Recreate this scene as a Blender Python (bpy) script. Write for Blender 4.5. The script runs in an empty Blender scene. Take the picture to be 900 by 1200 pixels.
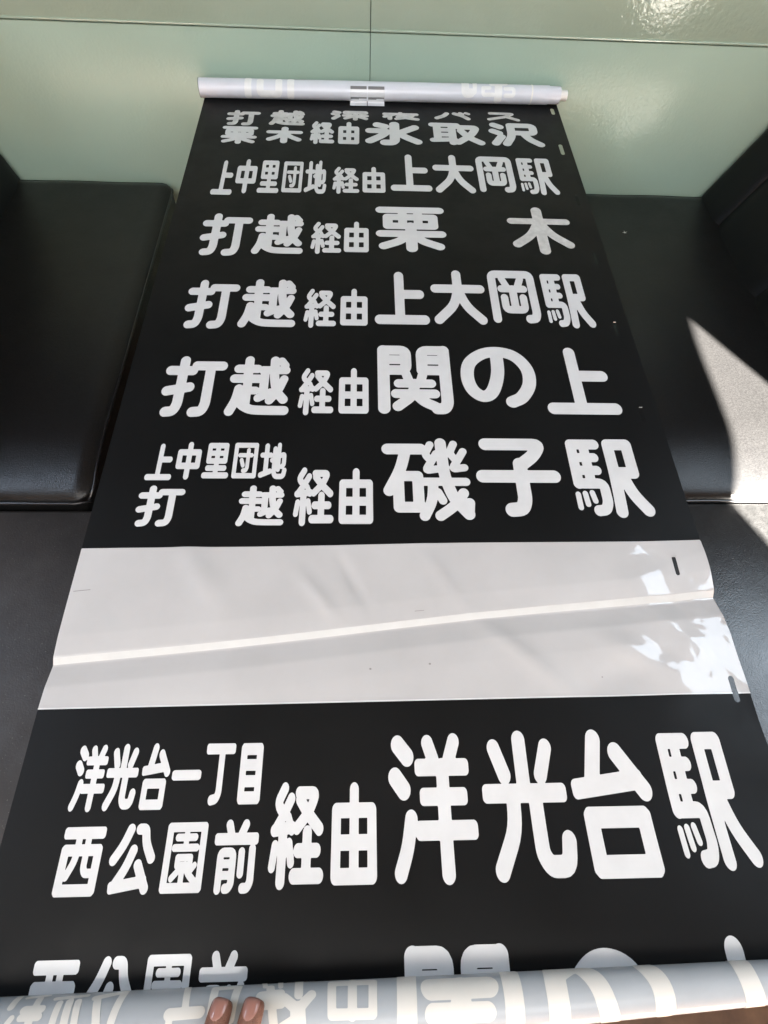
import bpy, bmesh, math, random
import numpy as np
from mathutils import Vector, Matrix
from mathutils.bvhtree import BVHTree

scene = bpy.context.scene
random.seed(4); rng = np.random.default_rng(7)
R = math.radians

# ---------------------------------------------------------------- camera, light, exposure
cam = bpy.data.objects.new('camera', bpy.data.cameras.new('camera'))
scene.collection.objects.link(cam); scene.camera = cam
cam.data.sensor_fit = 'VERTICAL'; cam.data.sensor_height = 36.0
cam.data.lens = 36.0 * 650 / 1200
cam.data.clip_start = 0.02; cam.data.clip_end = 60
right = Vector((0.99917136, -0.01821824, 0.03639617)); up = Vector((-0.00184212, 0.87307080, 0.48758997)); fwd = Vector((0.04065947, 0.48725298, -0.87231378))
m = Matrix((right, up, -fwd)).transposed().to_4x4(); m.translation = Vector((0, 0, 1.345))
cam.matrix_world = m
scene.render.resolution_x = 768; scene.render.resolution_y = 1024

world = bpy.data.worlds.new('World'); scene.world = world; world.use_nodes = True
bg = world.node_tree.nodes['Background']
bg.inputs[0].default_value = (0.84, 0.92, 1.0, 1); bg.inputs[1].default_value = 0.5

def area(name, loc, target, sx, sy, power, col):
    d = bpy.data.lights.new(name, 'AREA'); d.shape = 'RECTANGLE'; d.size = sx; d.size_y = sy
    d.energy = power; d.color = col
    o = bpy.data.objects.new(name, d); scene.collection.objects.link(o); o.location = loc
    o.rotation_euler = (Vector(target) - Vector(loc)).to_track_quat('-Z', 'Y').to_euler()
    return o
area('window_light_behind', (-0.3, -2.1, 2.0), (0, 0.6, 0.5), 2.4, 1.0, 46, (0.92, 0.96, 1.0))
area('overhead_fill_light', (-0.1, -0.70, 2.27), (-0.05, -0.5, 0.5), 2.3, 0.86, 50, (1.0, 0.98, 0.95))  # added overhead fill for the near lettering, no window up there
area('window_light_right', (1.72, 0.53, 2.1), (0.60, 0.45, 0.6), 1.15, 1.02, 34, (0.72, 0.86, 1.0))
area('window_light_left', (-1.80, 0.50, 2.2), (-0.7, 0.45, 0.5), 0.90, 0.62, 34, (0.66, 0.80, 1.0))
SUN_TRAVEL = Vector((-0.38, 0.81, -0.42))
sd = bpy.data.lights.new('sun', 'SUN'); sd.energy = 700; sd.angle = R(0.25); sd.color = (1.0, 0.92, 0.82)
so = bpy.data.objects.new('sun', sd); scene.collection.objects.link(so)
so.rotation_euler = SUN_TRAVEL.to_track_quat('-Z', 'Y').to_euler()
vs = scene.view_settings
vs.view_transform = 'Standard'; vs.look = 'None'; vs.exposure = -0.22; vs.gamma = 1.0; vs.use_curve_mapping = False
scene.cycles.sample_clamp_indirect = 12.0
scene.cycles.caustics_reflective = False; scene.cycles.caustics_refractive = False

# ---------------------------------------------------------------- materials
def mat(name, col, rough=0.5, spec=0.5, coat=0.0, coat_rough=0.05, metallic=0.0, var=0.0, var_scale=20, col2=None,
        bump=0.0, bump_scale=200, bump2=0.0, bump2_scale=10, sss=0.0, trans=0.0, rough_var=0.0, specks=0.0, dist=0.001):
    m = bpy.data.materials.new(name); m.use_nodes = True
    nt = m.node_tree; b = nt.nodes['Principled BSDF']
    b.inputs['Base Color'].default_value = (*col, 1)
    b.inputs['Roughness'].default_value = rough
    b.inputs['Specular IOR Level'].default_value = spec
    b.inputs['Coat Weight'].default_value = coat; b.inputs['Coat Roughness'].default_value = coat_rough
    b.inputs['Metallic'].default_value = metallic
    b.inputs['Transmission Weight'].default_value = trans
    if sss:
        b.inputs['Subsurface Weight'].default_value = sss; b.inputs['Subsurface Radius'].default_value = (.01, .004, .002)
        b.inputs['Subsurface Scale'].default_value = 0.5
    tc = nt.nodes.new('ShaderNodeTexCoord')
    def noise(scale, detail=4, rough_=.55, out='Object'):
        n = nt.nodes.new('ShaderNodeTexNoise'); n.inputs['Scale'].default_value = scale
        n.inputs['Detail'].default_value = detail; n.inputs['Roughness'].default_value = rough_
        nt.links.new(tc.outputs[out], n.inputs['Vector']); return n
    colout = None
    if var:
        n = noise(var_scale, 6, .6); r = nt.nodes.new('ShaderNodeMapRange')
        r.inputs[1].default_value = .3; r.inputs[2].default_value = .7
        nt.links.new(n.outputs[0], r.inputs[0])
        mx = nt.nodes.new('ShaderNodeMix'); mx.data_type = 'RGBA'
        c2 = col2 or tuple(max(0, c * (1 - var)) for c in col)
        mx.inputs[6].default_value = (*col, 1); mx.inputs[7].default_value = (*c2, 1)
        nt.links.new(r.outputs[0], mx.inputs[0]); colout = mx.outputs[2]
    if specks:
        n = noise(420, 2, .5); r = nt.nodes.new('ShaderNodeMapRange')
        r.inputs[1].default_value = .70; r.inputs[2].default_value = .76; r.inputs[4].default_value = specks
        nt.links.new(n.outputs[0], r.inputs[0])
        mx = nt.nodes.new('ShaderNodeMix'); mx.data_type = 'RGBA'
        mx.inputs[6].default_value = (*col, 1); mx.inputs[7].default_value = (.35, .33, .3, 1)
        if colout: nt.links.new(colout, mx.inputs[6])
        nt.links.new(r.outputs[0], mx.inputs[0]); colout = mx.outputs[2]
    if colout: nt.links.new(colout, b.inputs['Base Color'])
    if rough_var:
        n = noise(14, 6, .65); r = nt.nodes.new('ShaderNodeMapRange')
        r.inputs[1].default_value = .3; r.inputs[2].default_value = .7
        r.inputs[3].default_value = max(0, rough - rough_var); r.inputs[4].default_value = rough + rough_var
        nt.links.new(n.outputs[0], r.inputs[0]); nt.links.new(r.outputs[0], b.inputs['Roughness'])
    last = None
    for st, sc in ((bump, bump_scale), (bump2, bump2_scale)):
        if st:
            n = noise(sc, 3, .5); bp = nt.nodes.new('ShaderNodeBump'); bp.inputs['Strength'].default_value = st
            bp.inputs['Distance'].default_value = dist
            nt.links.new(n.outputs[0], bp.inputs['Height'])
            if last: nt.links.new(last.outputs[0], bp.inputs['Normal'])
            last = bp
    if last:
        nt.links.new(last.outputs[0], b.inputs['Normal'])
        if coat: nt.links.new(last.outputs[0], b.inputs['Coat Normal'])
    return m

M = {}
M['ink'] = mat('black_ink', (.0070, .0073, .0074), .42, .13, var=.35, var_scale=7, bump=.08, bump_scale=50, rough_var=.08)
M['film'] = mat('white_film', (.52, .508, .50), .5, .35, coat=1.0, coat_rough=.02, var=.12, var_scale=7, bump=.14, bump_scale=35)
M['letter'] = mat('letter_film', (.665, .665, .66), .45, .35, coat=.8, coat_rough=.04, var=.09, var_scale=25)
M['letter_worn'] = mat('worn_letter_film', (.66, .65, .62), .5, .35, coat=.4, coat_rough=.1, var=.32, var_scale=60)
M['roll_back'] = mat('film_back_grey', (.42, .445, .465), .5, .3, coat=.35, coat_rough=.16, var=.12, var_scale=12, bump=.2, bump_scale=22, bump2=.15, bump2_scale=90)
M['roll_letter'] = mat('film_back_letter', (.72, .695, .64), .5, .3, coat=.35, coat_rough=.16, var=.06, var_scale=25)
M['tube'] = mat('white_roller', (.72, .735, .78), .35, .5, coat=.5, coat_rough=.1, var=.06, var_scale=15)
M['tube_mark'] = mat('roller_print', (.86, .86, .84), .4, .4, var=.10, var_scale=60)
M['plug'] = mat('white_plastic', (.82, .81, .76), .4, .5)
M['edge'] = mat('roller_edge', (.12, .16, .15), .5, .4)
M['tape'] = mat('clear_tape', (.70, .71, .72), .15, .6, coat=1, coat_rough=.03)
M['tape_dark'] = mat('tape_band', (.20, .20, .20), .4, .3)
M['vinyl'] = mat('black_vinyl', (.0090, .0091, .0093), .50, .08, coat=.55, coat_rough=.19, var=.6, var_scale=240, col2=(.0048, .0048, .0050), bump=.45, bump_scale=520, bump2=.7, bump2_scale=18, rough_var=.07)
M['vinyl_back'] = mat('black_backrest_vinyl', (.0045, .0048, .0050), .5, .2, bump=.3, bump_scale=700, bump2=.4, bump2_scale=18)
M['piping'] = mat('black_piping', (.01, .01, .011), .22, .6)
M['slab_l'] = mat('grey_worn_vinyl', (.046, .043, .043), .5, .35, var=.5, var_scale=7, bump=.4, bump_scale=300, bump2=.6, bump2_scale=24, rough_var=.1, specks=.3)
M['slab_r'] = mat('blue_black_vinyl', (.0170, .0175, .0180), .40, .35, coat=1.0, coat_rough=.21, var=.6, var_scale=90, bump=.4, bump_scale=420, bump2=.6, bump2_scale=26, rough_var=.12)
M['wall'] = mat('green_wall_paint', (.355, .47, .375), .6, .12, coat=.22, coat_rough=.07, var=.08, var_scale=3, bump=.7, bump_scale=150, bump2=.5, bump2_scale=60, dist=.0007)
M['wall_top'] = mat('green_gloss_paint', (.345, .44, .345), .6, .12, coat=1.0, coat_rough=.035, var=.05, var_scale=4, bump=.7, bump_scale=130, bump2=.5, bump2_scale=55, dist=.0009)
M['upper'] = mat('dark_unseen_panel', (.03, .03, .028), .6, .2)
M['splice'] = mat('splice_tape', (.60, .595, .575), .6, .2, var=.08, var_scale=40)
M['gap'] = mat('dark_seam', (.13, .17, .14), .7, .2)
M['dark'] = mat('dark_paint', (.02, .02, .02), .6, .3)
M['ceil'] = mat('grey_sun_block', (.10, .105, .10), .8, .2)
M['floor'] = mat('brown_floor', (.16, .085, .045), .5, .4, var=.5, var_scale=14, col2=(.07, .035, .02), bump=.3, bump_scale=60)
M['skin'] = mat('skin', (.205, .092, .060), .48, .35, var=.3, var_scale=150, bump=.8, bump_scale=800, sss=.12)
M['nail'] = mat('finger_nail', (.30, .145, .115), .28, .5, coat=.4)
M['sleeve'] = mat('dark_sleeve', (.05, .055, .07), .9, .2, bump=.4, bump_scale=300)
M['dirt'] = mat('dirt', (.25, .24, .23), .8, .2)
M['paper'] = mat('paper', (.75, .73, .66), .8, .2)

# ---------------------------------------------------------------- helpers
def link_mesh(name, V, F, material, parent=None, smooth=True):
    me = bpy.data.meshes.new(name)
    me.from_pydata([tuple(v) for v in V], [], F); me.update()
    if smooth: me.shade_smooth()
    me.materials.append(material)
    o = bpy.data.objects.new(name, me); scene.collection.objects.link(o)
    if parent: o.parent = parent
    return o
def empty(name, label, cat, loc=(0, 0, 0), group=None):
    o = bpy.data.objects.new(name, None); scene.collection.objects.link(o)
    o.empty_display_size = .05
    o['label'] = label; o['category'] = cat
    if group: o['group'] = group
    return o
def tag(o, label=None, cat=None, group=None, kind=None):
    for k, v in (('label', label), ('category', cat), ('group', group), ('kind', kind)):
        if v: o[k] = v
    return o
def from_bm(name, bm, material, parent=None, smooth=False, angle=None):
    me = bpy.data.meshes.new(name); bm.to_mesh(me); bm.free()
    if smooth: me.shade_smooth()
    if angle: me.set_sharp_from_angle(angle=R(angle))
    me.materials.append(material)
    o = bpy.data.objects.new(name, me); scene.collection.objects.link(o)
    if parent: o.parent = parent
    return o
def box(name, x0, x1, y0, y1, z0, z1, material, parent=None, bev=.003, seg=2):
    bm = bmesh.new(); bmesh.ops.create_cube(bm, size=1)
    for v in bm.verts:
        v.co = Vector(((x0 + x1) / 2 + v.co.x * (x1 - x0), (y0 + y1) / 2 + v.co.y * (y1 - y0), (z0 + z1) / 2 + v.co.z * (z1 - z0)))
    if bev: bmesh.ops.bevel(bm, geom=bm.edges[:], offset=bev, segments=seg, affect='EDGES', profile=.5)
    return from_bm(name, bm, material, parent, True, 40)
def tube(name, pts, rad, material, parent=None, n=10, closed=False, caps=True):
    P = [Vector(p) for p in pts]; V = []; F = []
    rads = rad if hasattr(rad, '__len__') else [rad] * len(P)
    for i, p in enumerate(P):
        a = P[i - 1] if (i > 0 or closed) else P[0]; b = P[(i + 1) % len(P)] if (i < len(P) - 1 or closed) else P[-1]
        t = (b - a).normalized(); u = t.cross(Vector((0, 0, 1)))
        if u.length < 1e-3: u = t.cross(Vector((0, 1, 0)))
        u.normalize(); w = u.cross(t)
        for k in range(n):
            an = 2 * math.pi * k / n; V.append(p + rads[i] * (math.cos(an) * u + math.sin(an) * w))
    L = len(P)
    for i in range(L if closed else L - 1):
        j = (i + 1) % L
        for k in range(n): F.append((i * n + k, i * n + (k + 1) % n, j * n + (k + 1) % n, j * n + k))
    if not closed and caps:
        F.append(tuple(range(n - 1, -1, -1))[::-1][::-1]); F.append(tuple((L - 1) * n + k for k in range(n)))
    return link_mesh(name, V, F, material, parent)

def seg_sdf(X, Y, strokes):
    """signed distance to a set of strokes: (points, half width, style) in metres"""
    D = np.full(X.shape, 9.0)
    for pts, h, st in strokes:
        P = np.array(pts, float)
        if st == 's':
            Q = np.vstack([2 * P[0] - P[1], P, 2 * P[-1] - P[-2]]); out = []
            for i in range(1, len(Q) - 2):
                for t in np.linspace(0, 1, 7)[:-1]:
                    p0, p1, p2, p3 = Q[i - 1:i + 3]
                    out.append(.5 * ((2 * p1) + (-p0 + p2) * t + (2 * p0 - 5 * p1 + 4 * p2 - p3) * t * t + (-p0 + 3 * p1 - 3 * p2 + p3) * t ** 3))
            P = np.array(out + [P[-1]])
        elif len(P) > 2 and st == 'c' and not np.allclose(P[0], P[-1]):
            # soften the bends of hooked strokes
            out = [P[0]]
            for i in range(1, len(P) - 1):
                a = P[i - 1]; b = P[i]; c = P[i + 1]; la = np.linalg.norm(a - b); lc = np.linalg.norm(c - b)
                cosang = np.dot(a - b, c - b) / (la * lc)
                r = min(.45 * la, .45 * lc, 1.1 * h if cosang > -.3 else 3 * h)
                s = b + (a - b) / la * r; e = b + (c - b) / lc * r
                for t in (0, .25, .5, .75, 1): out.append((1 - t) ** 2 * s + 2 * t * (1 - t) * b + t * t * e)
            P = np.array(out + [P[-1]])
        for a, b in zip(P[:-1], P[1:]):
            d = b - a; L = np.hypot(*d)
            if L < 1e-9: continue
            ux, uy = d / L; s = (X - a[0]) * ux + (Y - a[1]) * uy; t = np.abs((X - a[0]) * -uy + (Y - a[1]) * ux)
            if st == 'b':
                r = .62 * h; qx = np.abs(s - L / 2) - (L / 2 + h * .8 - r); qy = t - (h - r)
                dd = np.hypot(np.maximum(qx, 0), np.maximum(qy, 0)) + np.minimum(np.maximum(qx, qy), 0) - r
            else:
                q = np.maximum(np.maximum(-s, s - L), 0); dd = np.hypot(q, t) - h
            D = np.minimum(D, dd)
    return D

def sdf_mesh(sdf, x0, x1, y0, y1, cell, fmap, run=8):
    """fill the region sdf < 0 with a clean flat mesh and lay it on the surface fmap(x, y)"""
    nx = max(2, int(math.ceil((x1 - x0) / cell))); ny = max(2, int(math.ceil((y1 - y0) / cell)))
    xs = x0 + cell * np.arange(nx + 1); ys = y0 + cell * np.arange(ny + 1)
    X, Y = np.meshgrid(xs, ys); D = sdf(X, Y); D = np.where(np.abs(D) < cell * .02, -cell * .02, D)
    ins = D < 0; cnt = ins[:-1, :-1].astype(int) + ins[1:, :-1] + ins[:-1, 1:] + ins[1:, 1:]
    V = []; idx = {}; F = []
    def node(i, j):
        k = (i, j)
        if k not in idx: idx[k] = len(V); V.append((xs[i], ys[j]))
        return idx[k]
    def cross(i, j, i2, j2):
        k = (i, j, i2, j2) if (i, j) < (i2, j2) else (i2, j2, i, j)
        if k not in idx:
            a, b = D[k[1], k[0]], D[k[3], k[2]]; t = a / (a - b)
            idx[k] = len(V); V.append((xs[k[0]] + (xs[k[2]] - xs[k[0]]) * t, ys[k[1]] + (ys[k[3]] - ys[k[1]]) * t))
        return idx[k]
    for j in range(ny):
        row = cnt[j]; i = 0
        nz = np.nonzero(row)[0]
        if not len(nz): continue
        i = int(nz[0]); end = int(nz[-1])
        while i <= end:
            c = row[i]
            if c == 4:
                k = i + 1
                while k <= end and row[k] == 4 and k % run: k += 1
                F.append((node(i, j), node(k, j), node(k, j + 1), node(i, j + 1))); i = k; continue
            if c:
                cs = ((i, j), (i + 1, j), (i + 1, j + 1), (i, j + 1)); f = []
                for q in range(4):
                    a = cs[q]; b = cs[(q + 1) % 4]; ia = ins[a[1], a[0]]; ib = ins[b[1], b[0]]
                    if ia: f.append(node(*a))
                    if ia != ib: f.append(cross(*a, *b))
                if len(f) > 2: F.append(tuple(f))
            i += 1
    V = np.array(V)
    return fmap(V[:, 0], V[:, 1]), F
# ---------------------------------------------------------------- the room: floor, ceiling, panelled wall
WY = 1.480
def sheet_rect(name, x0, x1, y0, y1, z, material):
    return link_mesh(name, [(x0, y0, z), (x1, y0, z), (x1, y1, z), (x0, y1, z)], [(0, 1, 2, 3)], material, None, False)
tag(sheet_rect('floor', -6, 6, -6, WY + .05, 0, M['floor']), kind='structure')
# ceiling added to block the sun, its hole cut to the sun patch
CZc = 2.30; k = (CZc - .485) / -SUN_TRAVEL.z
off = Vector((-SUN_TRAVEL.x * k, -SUN_TRAVEL.y * k))
patch = [(.748, .985), (.744, .93), (.742, .84), (.742, .74), (.738, .64), (.733, .56), (.734, .50), (.752, .44), (.79, .36), (.86, .22), (1.35, .22), (1.35, .06), (1.35, .07)]
patch = [(.7485, .976), (.7475, .955), (.7440, .915), (.7425, .84), (.7420, .74), (.7380, .64), (.7330, .56), (.7340, .50), (.7520, .44), (.79, .36), (.86, .22), (.90, -.06), (1.35, -.06), (1.30, .02), (.757, .964)]
bm = bmesh.new()
inner = [bm.verts.new((x + off.x, y + off.y, CZc)) for x, y in patch]
outer = [bm.verts.new(p) for p in ((-6, -6, CZc), (6, -6, CZc), (6, 6, CZc), (-6, 6, CZc))]
es = [bm.edges.new((inner[i], inner[(i + 1) % len(inner)])) for i in range(len(inner))]
es += [bm.edges.new((outer[i], outer[(i + 1) % 4])) for i in range(4)]
bmesh.ops.triangle_fill(bm, use_beauty=True, edges=es)
kill = []
def in_poly(x, y, poly):
    c = False
    for i in range(len(poly)):
        (ax, ay), (bx, by) = poly[i], poly[i - 1]
        if (ay > y) != (by > y) and x < (bx - ax) * (y - ay) / (by - ay) + ax: c = not c
    return c
hole = [(x + off.x, y + off.y) for x, y in patch]
for f in bm.faces:
    c = f.calc_center_median()
    if in_poly(c.x, c.y, hole): kill.append(f)
bmesh.ops.delete(bm, geom=kill, context='FACES_ONLY')
tag(from_bm('sun_block_ceiling', bm, M['ceil']), kind='structure')

wall = empty('panelled_wall', 'pale green painted wall panel behind the benches and the white roller', 'wall')
XJ = .0175; ZJ = .806
def panel(x0, x1, z0, z1, y, material): return box('wall_panel', x0, x1, y, y + .018, z0, z1, material, wall, .0012, 2)
panel(-3, XJ - .0007, 0, ZJ, WY, M['wall']); panel(XJ + .0007, 3, 0, ZJ, WY, M['wall'])
panel(-3, XJ - .0007, ZJ + .006, 1.18, WY - .001, M['wall_top']); panel(XJ + .0007, 3, ZJ + .006, 1.18, WY - .001, M['wall_top'])
box('unseen_dark_panel', -3, 3, WY - .002, WY + .018, 1.182, 2.295, M['upper'], wall, .002)  # unseen part, added dark so the black vinyl and ink reflect little
box('wall_backing', -3, 3, WY + .0185, WY + .04, 0, 2.29, M['gap'], wall, 0)
for a, b in ((-3, XJ - .001), (XJ + .001, 3)): box('wall_moulding', a, b, WY - .0032, WY + .012, ZJ + .0030, ZJ + .0072, M['wall_top'], wall, .0012, 3)

# ---------------------------------------------------------------- the two black benches
def outline(x0, x1, y0, y1, r, inner_right):
    """rounded rectangle, anticlockwise"""
    pts = []
    for cx, cy, a0 in ((x1 - r, y1 - r, 0), (x0 + r, y1 - r, 90), (x0 + r, y0 + r, 180), (x1 - r, y0 + r, 270)):
        for q in range(7):
            a = R(a0 + q * 15); pts.append((cx + r * math.cos(a), cy + r * math.sin(a)))
    return pts
def cushion_mesh(name, x0, x1, y0, y1, ztop, zbot, parent, seed, roll=.16, drop=.036):
    V = []; F = []; nx, ny = 70, 120
    for j in range(ny + 1):
        for i in range(nx + 1):
            u = i / nx; v = j / ny
            u = .5 - .5 * math.cos(math.pi * u) * (1 - .25 * math.sin(math.pi * u) ** 2); v = .5 - .5 * math.cos(math.pi * v)
            x = x0 + (x1 - x0) * u; y = y0 + (y1 - y0) * v
            dx = min(x - x0, x1 - x); dn = y - y0; df = y1 - y
            z = ztop
            if dn < roll: z -= drop * (1 - math.sqrt(max(0, 1 - (1 - dn / roll) ** 2)))**.9
            if dx < .03: z -= .010 * (1 - dx / .03) ** 2
            if df < .03: z -= .010 * (1 - df / .03) ** 2
            z += .0012 * math.sin(9 * x + seed) * math.sin(7 * y + 2 * seed) + .0006 * math.sin(31 * x + 3 * y + seed)
            # round the plan corners
            r = .035; cx = min(max(x, x0 + r), x1 - r); cy = min(max(y, y0 + r), y1 - r)
            d = math.hypot(x - cx, y - cy)
            if d > r: x = cx + (x - cx) * r / d; y = cy + (y - cy) * r / d
            V.append((x, y, z))
    W_ = nx + 1
    for j in range(ny):
        for i in range(nx): F.append((j * W_ + i, j * W_ + i + 1, (j + 1) * W_ + i + 1, (j + 1) * W_ + i))
    rim = [i for i in range(W_)] + [j * W_ + nx for j in range(1, ny + 1)] + [ny * W_ + i for i in range(nx - 1, -1, -1)] + [j * W_ for j in range(ny - 1, 0, -1)]
    b1 = len(V)
    for q in rim: V.append((V[q][0], V[q][1], V[q][2] - .004))
    b2 = len(V)
    for q in rim: V.append((V[q][0], V[q][1], zbot))
    n = len(rim)
    for q in range(n):
        p = (q + 1) % n
        F.append((rim[p], rim[q], b1 + q, b1 + p)); F.append((b1 + p, b1 + q, b2 + q, b2 + p))
    F.append(tuple(b2 + q for q in range(n - 1, -1, -1)))
    o = link_mesh(name, V, F, M['vinyl'], parent); o.data.set_sharp_from_angle(angle=R(50))
    edge = [Vector(V[q]) for q in rim]
    return o, edge
def bench(label, x0, x1, xb, side, y0, slab_z, seed):
    root = empty('bench', label, 'bench', group='black vinyl benches facing each other')
    c, edge = cushion_mesh('seat_cushion', x0, x1, y0, 1.470, .485, slab_z - .02, root, seed)
    cen = Vector(((x0 + x1) / 2, 1, 0)); pts = []
    for p in edge[::2]:
        d = Vector((p.x - cen.x, 0, 0)); q = p.copy()
        pts.append(q + Vector((0, 0, -.0015)))
    tube('piping', [p + Vector(((.0015 if p.x > cen.x else -.0015), (-.0015 if p.y < 1 else 0), 0)) for p in pts], .0032, M['piping'], c, 8, True)
    box('seat_base', x0 + .03, x1 - .03, y0 + .03, 1.465, .012, slab_z - .022, M['dark'], root, .004)
    # backrest of upright padded channels leaning outwards
    lean = .42 if side > 0 else .26
    b = None; zb, zt = .470, 1.12; n = 8; ya, yb = y0 + .02, 1.468; wd = (yb - ya) / n
    bx = box('backrest', min(xb + side * .34, xb + side * .52), max(xb + side * .34, xb + side * .52), ya, yb, .02, zt, M['vinyl_back'], root, .02, 3)
    cuts = [ya, .78, 1.06, 1.335, yb] if side > 0 else [ya, .84, 1.15, yb]
    for q in range(len(cuts) - 1):
        V = []; F = []; nu, nv = 24, 16
        yc0 = cuts[q] + .0004; yc1 = cuts[q + 1] - .0004
        for j in range(nv + 1):
            t = j / nv; z = zb + (zt - zb) * t
            for i in range(nu + 1):
                u = i / nu; bulge = .010 * (1 - abs(2 * u - 1) ** 7) * min(1, (1 - t) * 14) ** .5
                xx = xb + side * (lean * (z - .485)) - side * bulge
                V.append((xx, yc0 + (yc1 - yc0) * u, z))
        for j in range(nv):
            for i in range(nu):
                a = j * (nu + 1) + i; f = (a, a + 1, a + nu + 2, a + nu + 1)
                F.append(f if side < 0 else f[::-1])
        m0 = len(V)
        for k in list(range(nu + 1)): V.append((xb + side * .36, V[k][1], zb))
        for k in list(range(nu + 1)): V.append((xb + side * .36, V[k][1], zt))
        for k in range(nu):
            F.append((k + 1, k, m0 + k, m0 + k + 1)); tt = nv * (nu + 1)
            F.append((tt + k, tt + k + 1, m0 + nu + 1 + k + 1, m0 + nu + 1 + k))
        F.append([j * (nu + 1) for j in range(nv, -1, -1)] + [m0, m0 + nu + 1]); F.append([j * (nu + 1) + nu for j in range(nv + 1)] + [m0 + 2 * nu + 1, m0 + nu])
        o = link_mesh('backrest_channel', V, F, M['vinyl_back'], bx)
        o.data.set_sharp_from_angle(angle=R(60))
    return root
bench('shaded black vinyl bench at the left, soft bluish sheen along its cushion edge', -.94, -.4935, -.885, -1, .519, .427, 1.3)
bench('black vinyl bench at the right with a patch of sunlight on its cushion', .50, 1.00, .925, 1, .528, .447, 4.1)
tag(box('vinyl_platform', -1.25, -.30, -.085, .5165, .02, .427, M['slab_l'], None, .008, 3),
    'scuffed dark grey vinyl platform in front of the left bench', 'platform', 'low platforms in front of the benches')
tag(box('vinyl_platform', .34, 1.30, -.085, .5255, .02, .447, M['slab_r'], None, .008, 3),
    'bluish black vinyl platform in front of the right bench, crossed by sunlight', 'platform', 'low platforms in front of the benches')
tb = empty('small_table', 'narrow dark table almost hidden under the unrolled black scroll', 'table')
box('table_top', -.25, .36, .50, 1.462, .668, .6945, M['dark'], tb, .004)
box('table_leg', .0, .10, 1.0, 1.10, .022, .6675, M['dark'], tb, .004)
box('table_foot', -.13, .23, .85, 1.25, .001, .0215, M['dark'], tb, .004)

# ---------------------------------------------------------------- the unrolled destination scroll
SZ = .70; XL, XR = -.352, .449
scroll = empty('destination_scroll', 'long black bus destination roll blind with white Japanese place names, unrolled between two benches', 'roll blind')
BA = np.array([-.352, -.15195, .72801]); BB = np.array([.449, -.1267, .72801]); BR0, BR1 = .02801, .01343
def smooth(t): t = np.clip(t, 0, 1); return t * t * (3 - 2 * t)
def fold_y(x): return .2059 + .1017 * x + .0012 * np.sin(11 * x)
# straight crinkles pressed into the stiff film near its right edge: (point, direction in degrees, steepness)
CRINKLES = [(.345, .262, 22, .045), (.402, .285, 140, -.040), (.372, .215, -48, .050), (.418, .175, -70, -.045), (.330, .150, 35, -.030), (.425, .235, 60, .040)]
def crinkle(x, y):
    z = 0 * x
    for cx, cy, a, s in CRINKLES:
        d = -(x - cx) * math.sin(R(a)) + (y - cy) * math.cos(R(a))
        z = z + s * (.028 - np.minimum(np.sqrt(d * d + 1e-7), .028))
    return z
def height(x, y):
    x = np.asarray(x, float); y = np.asarray(y, float)
    z = np.zeros_like(x)
    z += .0008 * np.sin(5.1 * x + 3.0 * y) * np.sin(3.7 * y - 1.2 * x + .6)
    # fold across the blank field: a bright narrow facet, then a wider dark one
    s = fold_y(x) - y; g = 1 + .5 * smooth((x - .1) / .35)
    z += np.interp(s, [-.06, -.024, 0, .0088, .034, .060], [0, -.0003, -.0026, -.0072, -.0016, 0]) * g
    # small creases pressed into the film
    for cx, cy, ang, ln, wd, am in ((-.055, .245, -50, .035, .007, .0016), (-.010, .262, -62, .035, .006, -.0017), (.105, .262, -60, .04, .008, .0012),
                                    (.19, .170, -42, .06, .009, .0016), (-.20, .275, -55, .05, .013, .0018), (.33, .165, -30, .05, .012, .002),
                                    (.30, .145, 20, .06, .014, -.0015)):
        a = R(ang); u = (x - cx) * math.cos(a) + (y - cy) * math.sin(a); v = -(x - cx) * math.sin(a) + (y - cy) * math.cos(a)
        z += 2.1 * am * np.exp(-(u / ln) ** 2 - (v / (1.35 * wd)) ** 2)
    e = smooth((x - .24) / .15) * smooth((.33 - y) / .04) * smooth((y - .055) / .05)
    z += e * (crinkle(x, y) + .00022 * np.sin(83 * x - 61 * y) * np.sin(71 * y + 40 * x) + .00005 * np.sin(310 * x + 190 * y) * np.sin(270 * y - 160 * x))
    z += .0009 * smooth((x - .40) / .05) * np.sin(24 * y + 1) * smooth((.45 - y) / .1)
    # right end lifts to the thinner end of the held roll
    z += smooth((.03 - y) / .15) * .0143 * np.clip((x - XL) / (XR - XL), 0, 1)
    return z
def on_sheet(eps):
    def fm(x, y): return np.c_[x, y, SZ + eps + height(x, y)]
    return fm
SLOTS = [(.4345, 1.408, .013, .0040), (.4275, 1.251, .020, .0042), (.4275, 1.070, .018, .0030), (.4265, .892, .018, .0030), (.4245, .712, .016, .0030),
         (.4235, .530, .015, .0030), (.4058, .2817, .0135, .0026), (.4315, .1267, .0150, .0034)]
def slot_sdf(X, Y):
    D = np.full(X.shape, 9.)
    for x, y, hl, w in SLOTS:
        D = np.minimum(D, np.hypot(X - x, np.maximum(np.abs(Y - y) - hl + w, 0)) - w)
    return D
def axis_y(x): return BA[1] + (BB[1] - BA[1]) * (x - BA[0]) / (BB[0] - BA[0])
def seam_hi(x): return .3066 + (x + .35) * .0148 + .0006 * np.sin(14 * x)
def seam_lo(x): return .1137 + (x + .35) * .0104
def field(lo, hi):
    def f(X, Y):
        D = np.maximum(np.maximum(XL - X, X - XR), np.maximum(lo(X) - Y, Y - hi(X)))
        return np.maximum(D, -slot_sdf(X, Y))
    return f
top_y = lambda x: 1.4242 + (x + .352) * .0215
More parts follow.
